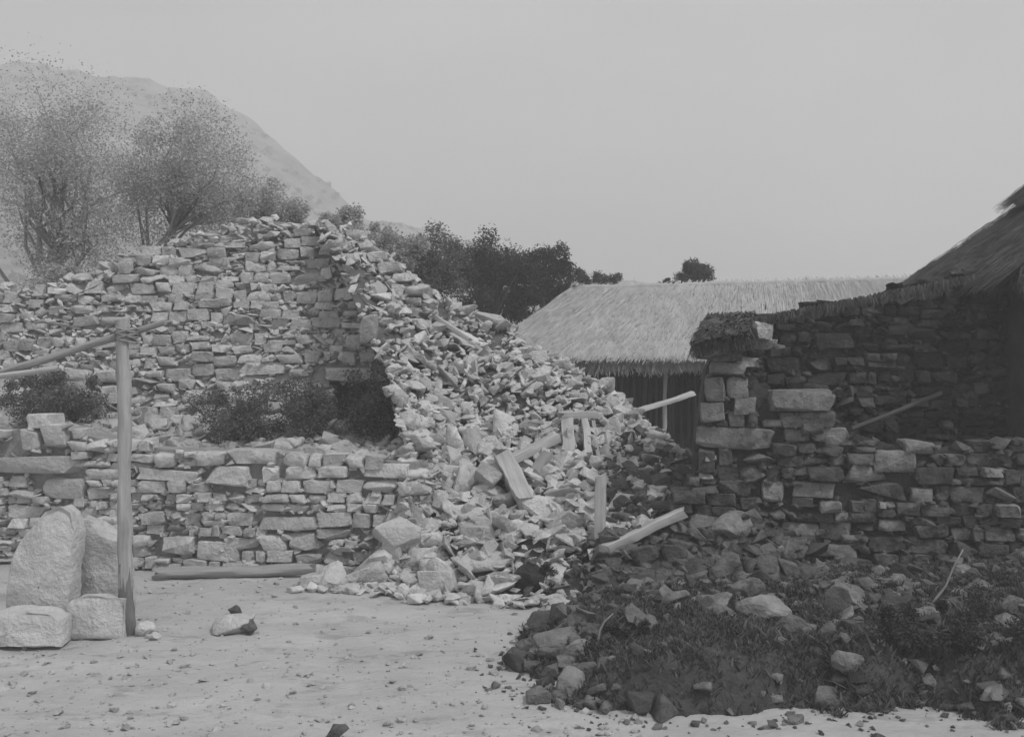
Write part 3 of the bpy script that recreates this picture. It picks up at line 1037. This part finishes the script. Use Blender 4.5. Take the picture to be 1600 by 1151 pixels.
# bank of debris that carries the blocks leaning on the wall
rnd = random.Random(8)
it = []
for i in range(520):
    px = rnd.uniform(940, 1420)
    t = rnd.random()
    y = 10.35 + .75 * t
    zt = .15 + t * prof([(940, .55), (1080, .75), (1200, .75), (1300, .25), (1420, .1)], px)
    p = Vector(((px - 800) / FPX * y, y, zt * rnd.uniform(.8, 1)))
    s_ = min(.34, rnd.lognormvariate(math.log(.12), .45))
    it.append((rnd.choice(SMALL), p, (s_ * 1.5, s_ * 1.1, s_ * .8), (rnd.gauss(.3, .4), rnd.gauss(0, .4), rnd.uniform(0, 6))))
V, F = [], []
for j in range(20):
    for i in range(60):
        px = 930 + i * 9
        t = j / 19
        y = 10.2 + .95 * t
        zt = -.1 + .2 * min(1, t * 3) + t * prof([(930, .5), (1080, .7), (1200, .7), (1300, .2), (1461, .0)], px)
        V.append(((px - 800) / FPX * y, y, zt))
F = [(j * 60 + i, j * 60 + i + 1, (j + 1) * 60 + i + 1, (j + 1) * 60 + i) for j in range(19) for i in range(59)]
tag(link('debris_slope', mesh('debris_slope', V, F, True), M['soil']), kind='structure')
tag(join_stones('wall_debris', it, M['stone_dark']), 'dark broken stones heaped along the foot of the mossy wall', 'debris')

# ------------------------------------------------------------------ timbers
def on(px, py, out=.12):
    return rub_at(px, py, out)
b0 = G(196, 988)
tall = empty('tall_post', b0, 'tall upright wooden post with a darker foot, at left', 'post')
timber('shaft', b0 + Vector((0, 0, -.15)), W(193, 500, b0.y - .02), .135, mat='wood', round_=True, seed=60, taper=.12, parent=tall)
timber('dark_sleeve', b0 + Vector((0, 0, -.12)), W(195, 880, b0.y - .005), .162, mat='post_dark', round_=True, seed=60, taper=.23, parent=tall)
pole_y = b0.y + .14
timber('pole', W(-70, 604, pole_y + .1), W(258, 503, pole_y), .085, mat='wood_grey', round_=True, seed=61, taper=.2, label='long slanting pole crossing behind the tall upright post', cat='pole')
timber('pole', W(-70, 596, pole_y + .02), W(92, 575, pole_y - .02), .06, mat='wood', round_=True, seed=62, taper=.2, label='short thin pole lapping the lower end of the slanting pole', cat='pole')
lash = empty('rope_lashing', W(194, 524, b0.y), 'rope lashing binding the slanting pole to the tall post', 'rope')
for k_ in range(5):
    V, F = [], []
    P = []
    for q_ in range(25):
        a_ = 2 * math.pi * q_ / 24
        P.append(W(194, 514 + k_ * 4.2, b0.y) + Vector((math.cos(a_) * .088, math.sin(a_) * .15 + .06, math.cos(a_) * .03 * (1 if k_ % 2 else -1))))
    tube_into(V, F, P, [.013] * 25, 6)
    link('rope_turn', mesh('rope_turn', V, F, True), M['wood_grey'], lash)
timber('log', G(246, 905) + Vector((0, 0, .07)), G(488, 902) + Vector((0, 0, .09)), .15, .14, mat='wood_grey', round_=True, seed=63, bend=.03, label='long rough log lying along the foot of the terrace wall', cat='log')
timber('beam', on(788, 714, .2), on(822, 782, .25), .21, .17, seed=64, label='thick squared timber standing aslant in the middle of the rubble', cat='beam', roll=.2)
timber('beam', on(790, 722, .16), on(868, 684, .16), .15, .12, seed=65, label='short squared timber meeting the top of the aslant thick one', cat='beam')
timber('beam', on(826, 752, .10), on(856, 706, .12), .13, .10, seed=66, mat='wood_grey', label='stub of timber in the dark hollow right of the aslant one', cat='beam')
fr = empty('timber_frame', on(905, 710), 'small upright wooden frame of two posts half buried in the rubble', 'frame')
timber('post', on(886, 712, .1), on(886, 642, .32), .15, .10, seed=67, parent=fr)
timber('post', on(922, 712, .1), on(914, 646, .32), .09, .08, seed=68, parent=fr)
timber('post', on(936, 722, .1), on(926, 656, .26), .05, .05, seed=69, mat='wood_grey', parent=fr)
timber('lintel', on(874, 650, .30), on(934, 648, .34), .12, .10, seed=70, parent=fr)
p = on(937, 838, .15)
timber('post', p, W(937, 742, p.y + .05), .115, .10, seed=71, label='thin upright post in the dark lower right of the rubble', cat='post')
timber('beam', W(934, 862, 10.86), W(1068, 801, 11.02), .13, .10, seed=72, label='fallen beam lying diagonally below the upright post', cat='beam')
timber('plank', on(1004, 786, .1), W(1064, 792, 11.5), .05, .10, seed=73, mat='wood_dark', label='dark narrow plank above the fallen diagonal beam', cat='plank')
timber('plank', rub_at(1000, 644, .05, .05), W(1082, 615, 14.6), .13, .05, seed=74, label='thin plank sticking out of the rubble before the dark eave', cat='plank')
timber('pole', W(1330, 670, 11.15), W(1470, 614, 11.70), .055, mat='wood_dark', round_=True, seed=75, label='short pole leaning from the mossy wall against the blackened one', cat='pole')
timber('beam', rub_at(735, 536, .06, .04), rub_at(640, 470, .06, .04), .09, .07, seed=76, mat='wood', label='weathered timber lying along the upper rubble slope', cat='beam')

# bent twigs
def twig(name, pts, r0, label, mat='wood_grey'):
    V, F = [], []
    P = [Vector(p) for p in pts]
    tube_into(V, F, P, [r0 * (1 - .6 * i / (len(P) - 1)) for i in range(len(P))], 6)
    return tag(link(name, mesh(name, V, F, True), M[mat]), label, 'twig')
q = bank_pt(905, 1020)
twig('twig', [W(x, y, q.y) for x, y in ((938, 1026), (934, 1005), (937, 985), (945, 970), (958, 958))], .014, 'bent twig curving up beside the stone pile on the bank')
q = bank_pt(1455, 955)
twig('twig', [W(x, y, q.y + .1) for x, y in ((1450, 958), (1462, 935), (1478, 915), (1490, 885), (1505, 858))], .014, 'thin leaning twig at the far right of the grass bank')

# ------------------------------------------------------------------ big stones and blocks at the left edge
def outline_stone(name, pts, Y, th, mat, label, seed, cat='stone'):
    """an upright stone: outline with its own depth, rounded front and back"""
    C = [W(a, b, Y) for a, b in pts]
    fine = []
    for i in range(len(C)):
        a, b = C[i], C[(i + 1) % len(C)]
        k = max(1, int((b - a).length / .06))
        fine += [a.lerp(b, q / k) for q in range(k)]
    cen = sum(fine, Vector()) / len(fine)
    rings = [(0, .0), (.3, .0), (.6, .0), (.84, .01), (.95, .04), (1.0, .14), (1.0, .5), (1.0, .78), (.9, .92), (.75, .97), (.45, 1.0), (0, 1.0)]
    V, F = [], []
    n_ = len(fine)
    for (s, dd) in rings:
        for p in fine:
            x = cen.lerp(p, max(s, .02))
            nz = fbm(x.x * 3 + seed, x.z * 3, dd * 3, 5) * .06 + (noise.voronoi(Vector((x.x * 2.6 + seed, dd * 2, x.z * 2.6)))[0][0] - .3) * .075
            V.append(Vector((x.x, Y + dd * th + nz * (1 if s < 1 else 0), x.z)) + (p - cen).normalized() * nz * .6 * s)
    for j in range(len(rings) - 1):
        for i in range(n_):
            F.append((j * n_ + i, j * n_ + (i + 1) % n_, (j + 1) * n_ + (i + 1) % n_, (j + 1) * n_ + i))
    o = link(name, mesh(name, V, F, True, 60), M[mat])
    o.data.set_sharp_from_angle(angle=R(40))
    return tag(o, label, cat)
outline_stone('standing_stone', [(4, 1004), (6, 920), (16, 872), (40, 836), (66, 806), (88, 798), (103, 808), (112, 836), (110, 870), (105, 920), (100, 960), (96, 1004)], 9.55, .42, 'stone_light',
              'tall round-topped stone standing upright at the left edge', 3)
outline_stone('standing_stone', [(96, 972), (100, 872), (104, 824), (122, 816), (148, 822), (166, 838), (186, 846), (192, 880), (192, 972)], 10.15, .35, 'stone',
              'lower broken slab standing between the round-topped stone and the post', 7)
outline_stone('block', [(102, 1000), (103, 948), (112, 941), (150, 939), (186, 942), (188, 1000)], 9.42, .38, 'stone_light', 'squat square block lying in front of the broken slab', 11)
outline_stone('block', [(-60, 1012), (-60, 968), (10, 962), (70, 964), (88, 972), (90, 1012)], 9.15, .34, 'stone_light', 'low flat block at the foot of the round-topped stone', 15)
for i, (cx, cy, s_, mk, lb) in enumerate([(228, 982, 30, 'stone', 'small round stone just right of the foot of the tall post'),
                                          (243, 994, 20, 'stone_grey', 'pebble-like stone beside the small round one by the post')]):
    p = G(cx, cy + s_ * .3)
    k = s_ / FPX * p.y
    boulder('stone', p + Vector((0, 0, k * .3)), (k, k, k * .8), (0, 0, i), M[mk], 700 + i, lb, 'stone')
p = G(362, 986)
o = stone(ROCK['stone'][3], p + Vector((0, .05, .06)), (.40, .30, .18), (.1, .05, .2), None)
tag(o, 'pale low stone lying alone on the courtyard floor', 'stone')
p = G(390, 986)
o = stone(ROCK['stone_dark'][5], p + Vector((0, -.05, .05)), (.15, .14, .12), (.2, -.4, .5), None, 'clod')
tag(o, 'dark clod touching the right side of the lone pale stone', 'clod')
p = G(366, 962)
o = stone(ROCK['stone_dark'][9], p + Vector((0, .05, .05)), (.14, .12, .10), (.1, .3, .4), None, 'clod')
tag(o, 'dark clod lying just behind the lone pale stone', 'clod')
o = stone(ROCK['stone_dark'][2], G(525, 1148) + Vector((0, 0, .03)), (.16, .13, .08), (.1, .1, .4), None)
tag(o, 'dark stone at the very bottom edge of the courtyard', 'stone')

# ------------------------------------------------------------------ trees and shrubs
def plant(name, cat, base, crown_c, crown_r, n_lobes, n_leaf, leaf, mat, seed, label, group=None, trunk_r=.08, spread=.55, branches=True):
    r = random.Random(seed)
    base, cc = Vector(base), Vector(crown_c)
    root = empty(name, base, label, cat, group)
    lobes = []
    for i in range(n_lobes):
        while True:
            q = Vector((r.uniform(-1, 1), r.uniform(-1, 1), r.uniform(-1, 1)))
            if q.length < 1: break
        c = cc + Vector((q.x * crown_r[0], q.y * crown_r[1], q.z * crown_r[2])) * r.uniform(.65, 1.08)
        lobes.append((c, r.uniform(.22, .5) * min(crown_r)))
    V, F = [], []
    for i in range(int(n_leaf * 2.1)):
        c, rad = r.choice(lobes)
        q = Vector((r.gauss(0, 1), r.gauss(0, 1), r.gauss(0, 1))).normalized() * rad * (r.random() ** .35) * r.choice((.7, .85, .95, 1.05, 1.2))
        p = c + q
        a = Vector((r.gauss(0, 1), r.gauss(0, 1), r.gauss(0, .7))).normalized()
        b = a.cross(Vector((r.gauss(0, 1), r.gauss(0, 1), r.gauss(0, 1)))).normalized()
        l = leaf * .54 * r.uniform(.6, 1.4)
        k = len(V)
        V += [p - a * l * .5, p + b * l * .27, p + a * l * .5, p - b * l * .27]
        F.append((k, k + 1, k + 2, k + 3))
    o = link('crown' if cat == 'tree' else 'foliage', mesh('foliage', V, F), M[mat], root)
    o['kind'] = 'stuff'
    V, F = [], []
    top = cc - Vector((0, 0, crown_r[2] * .25))
    pts = [base.lerp(top, t) + Vector((fbm(t * 2, seed) * .12, fbm(t * 2, seed + 5) * .12, 0)) * (1 if 0 < t < 1 else 0) for t in (0, .25, .5, .75, 1)]
    tube_into(V, F, pts, [trunk_r * (1 - .6 * t) for t in (0, .25, .5, .75, 1)], 8)
    if branches:
        for c, rad in lobes:
            if r.random() < .5 and n_lobes > 20: continue
            s = pts[r.choice((1, 2, 3, 3, 4))]
            h_ = (c - s).length
            m1 = s.lerp(c, .33) + Vector((r.gauss(0, .10), r.gauss(0, .10), r.uniform(-.02, .16))) * h_
            m2 = s.lerp(c, .70) + Vector((r.gauss(0, .10), r.gauss(0, .10), r.uniform(-.02, .12))) * h_
            tube_into(V, F, [s, m1, m2, c], [trunk_r * .38, trunk_r * .24, trunk_r * .14, trunk_r * .05], 5)
    link('trunk' if cat == 'tree' else 'stem', mesh('trunk', V, F, True), M['bark_pale' if mat == 'leaf_pale' else 'bark'], root)
    return root

def px_plant(name, cat, cx, cy, rx, ry, Y, zb, n_lobes, n_leaf, leaf, mat, seed, label, base_px=None, **k):
    c = W(cx, cy, Y)
    plant(name, cat, (W(base_px, cy, Y).x if base_px is not None else c.x, Y, zb), c, (rx / FPX * Y, max(rx, ry) / FPX * Y * .8, ry / FPX * Y), n_lobes, n_leaf, leaf, mat, seed, label, **k)

# dark trees between the rubble crest and the thatched roof
T = 'trees behind the rubble crest'
px_plant('tree', 'tree', 672, 416, 78, 56, 21.0, 0, 36, 8500, .11, 'leaf_mid', 1, 'greyish bushy tree behind the rubble crest, left of the dark ones', group=T, trunk_r=.1)
px_plant('tree', 'tree', 768, 424, 80, 62, 22.0, 0, 40, 10500, .11, 'leaf_dark', 2, 'widest dark bushy tree above the dip between rubble and roof', group=T, trunk_r=.12)
px_plant('tree', 'tree', 850, 436, 54, 50, 21.2, 0, 32, 7500, .11, 'leaf_dark', 3, 'dark bushy tree touching the left hip of the pale roof', group=T, trunk_r=.1)
px_plant('tree', 'tree', 800, 472, 76, 36, 21.6, 0, 30, 7000, .11, 'leaf_dark', 4, 'low dark bush filling the dip between rubble and roof', group=T, trunk_r=.06)
px_plant('shrub', 'shrub', 922, 440, 52, 18, 25.0, 0, 30, 3200, .09, 'leaf_dark', 5, 'low hedge-like shrub showing just above the left end of the ridge', trunk_r=.06)
px_plant('shrub', 'shrub', 1085, 430, 28, 24, 23.5, 0, 46, 6500, .08, 'leaf_dark', 6, 'compact dark bush standing up behind the roof ridge', trunk_r=.06)
px_plant('shrub', 'shrub', 1042, 442, 22, 8, 23.8, 0, 8, 500, .08, 'leaf_dark', 7, 'thin scrub beside the compact bush behind the ridge', trunk_r=.04)
# overgrowth on the ruin and trees beyond it
px_plant('tree', 'tree', 292, 285, 135, 110, 18.5, 3.2, 60, 16000, .085, 'leaf_pale', 8, 'pale hazy tree rising above the ruined wall at left', trunk_r=.11, base_px=215)
px_plant('tree', 'tree', 95, 295, 175, 160, 19.0, 2.6, 70, 20000, .085, 'leaf_pale', 9, 'large pale leaning tree at the far left edge above the slanting pole', trunk_r=.15, base_px=40)
px_plant('shrub', 'shrub', 415, 326, 85, 40, 17.0, 3.9, 34, 4200, .09, 'leaf_pale', 10, 'ragged shrub crowning the top of the ruined wall', trunk_r=.05)
px_plant('shrub', 'shrub', 545, 362, 70, 40, 17.2, 3.7, 28, 4000, .09, 'leaf_pale', 11, 'sparse shrub on the right shoulder of the ruined wall', trunk_r=.05)
px_plant('shrub', 'shrub', 622, 392, 60, 40, 18.0, 2.8, 28, 4500, .10, 'leaf_pale', 12, 'grey shrub where the ruined wall meets the rubble crest', trunk_r=.05)
px_plant('shrub', 'shrub', 130, 450, 100, 50, 16.3, 2.8, 34, 5000, .09, 'leaf_pale', 13, 'scrub spilling over the low left end of the ruined wall', trunk_r=.05)
# scrub on the terrace ledge
px_plant('shrub', 'shrub', 90, 620, 110, 46, 13.9, 1.35, 44, 7000, .07, 'leaf_mid', 14, 'dark scrub on the terrace under the slanting pole', trunk_r=.02)
px_plant('shrub', 'shrub', 372, 650, 84, 50, 13.4, 1.35, 26, 5200, .065, 'leaf_mid', 15, 'dark scrub on the terrace left of the opening in the wall', trunk_r=.02)
px_plant('shrub', 'shrub', 488, 630, 66, 66, 13.6, 1.35, 20, 4200, .065, 'leaf_mid', 16, 'dark scrub bordering the left jamb of the wall opening', trunk_r=.02)
px_plant('shrub', 'shrub', 586, 636, 64, 66, 13.3, 1.35, 30, 4500, .065, 'leaf_dark', 17, 'darkest scrub growing in front of the wall opening', trunk_r=.02)
# weeds at the foot of rubble
boulder('boulder', G(828, 936) + Vector((0, .12, .16)), (.34, .3, .36), (.1, .1, .3), M['stone_black'], 655, 'small dark upright boulder at the foot of the rubble heap')
q = G(850, 930)
plant('weed', 'weed', q, q + Vector((0, -.05, .2)), (.22, .15, .2), 10, 1200, .05, 'leaf_dark', 18, 'dark weed clump beside the dark upright boulder at the heap foot', trunk_r=.012)
q = bank_pt(985, 1000)
plant('weed', 'weed', q, q + Vector((0, 0, .08)), (.35, .25, .1), 12, 1500, .05, 'leaf_dark', 19, 'low dark weeds in the hollow of the grassy bank', trunk_r=.01)
q = bank_pt(1480, 1010)
plant('weed', 'weed', q, q + Vector((0, 0, .2)), (.7, .4, .25), 18, 3500, .05, 'leaf_dark', 20, 'thick dark weeds at the right side of the bank', trunk_r=.012)

# bushes on the far hill
rnd = random.Random(99)
V, F = [], []
for i in range(6500):
    a = rnd.randrange(len(hill_v))
    p = Vector(hill_v[a])
    if p.y < 112 or p.y > 209 or p.x > 50 or p.x < -150 or fbm(p.x * .035, p.y * .025, 12) < rnd.uniform(-.5, .35): continue
    rad = rnd.uniform(.5, 1.6)
    for j in range(22):
        q = p + Vector((rnd.gauss(0, 1), rnd.gauss(0, 1), abs(rnd.gauss(0, .6)))).normalized() * rad * rnd.uniform(.4, 1)
        u = Vector((rnd.gauss(0, 1), rnd.gauss(0, 1), rnd.gauss(0, 1))).normalized()
        v_ = u.orthogonal().normalized()
        l = rnd.uniform(.2, .48)
        k = len(V)
        V += [q - u * l, q + v_ * l * .6, q + u * l, q - v_ * l * .6]
        F.append((k, k + 1, k + 2, k + 3))
tag(link('hill_scrub', mesh('hill_scrub', V, F), M['leaf_mid']), 'hazy scrub scattered over the far hillside', 'scrub', kind='stuff')

# ------------------------------------------------------------------ haze
hz = bpy.data.materials.new('haze')
hz.use_nodes = True
t = hz.node_tree
t.nodes.remove(t.nodes['Principled BSDF'])
pv = t.nodes.new('ShaderNodeVolumePrincipled')
pv.inputs['Color'].default_value = (.99, .99, .99, 1)
pv.inputs['Density'].default_value = 0.0055
pv.inputs['Anisotropy'].default_value = 0.2
t.links.new(pv.outputs[0], t.nodes['Material Output'].inputs['Volume'])
zmax = max(v[2] for v in hill_v) + 2
x0, y0, z0, x1, y1, z1 = -345, -75, -2.5, 345, 345, zmax
V = [(x, y, z) for z in (z0, z1) for y in (y0, y1) for x in (x0, x1)]
F = [(0, 2, 3, 1), (4, 5, 7, 6), (0, 1, 5, 4), (2, 6, 7, 3), (0, 4, 6, 2), (1, 3, 7, 5)]
tag(link('haze', mesh('haze', V, F), hz), 'thin pale haze over the far hillside', 'haze', kind='stuff')
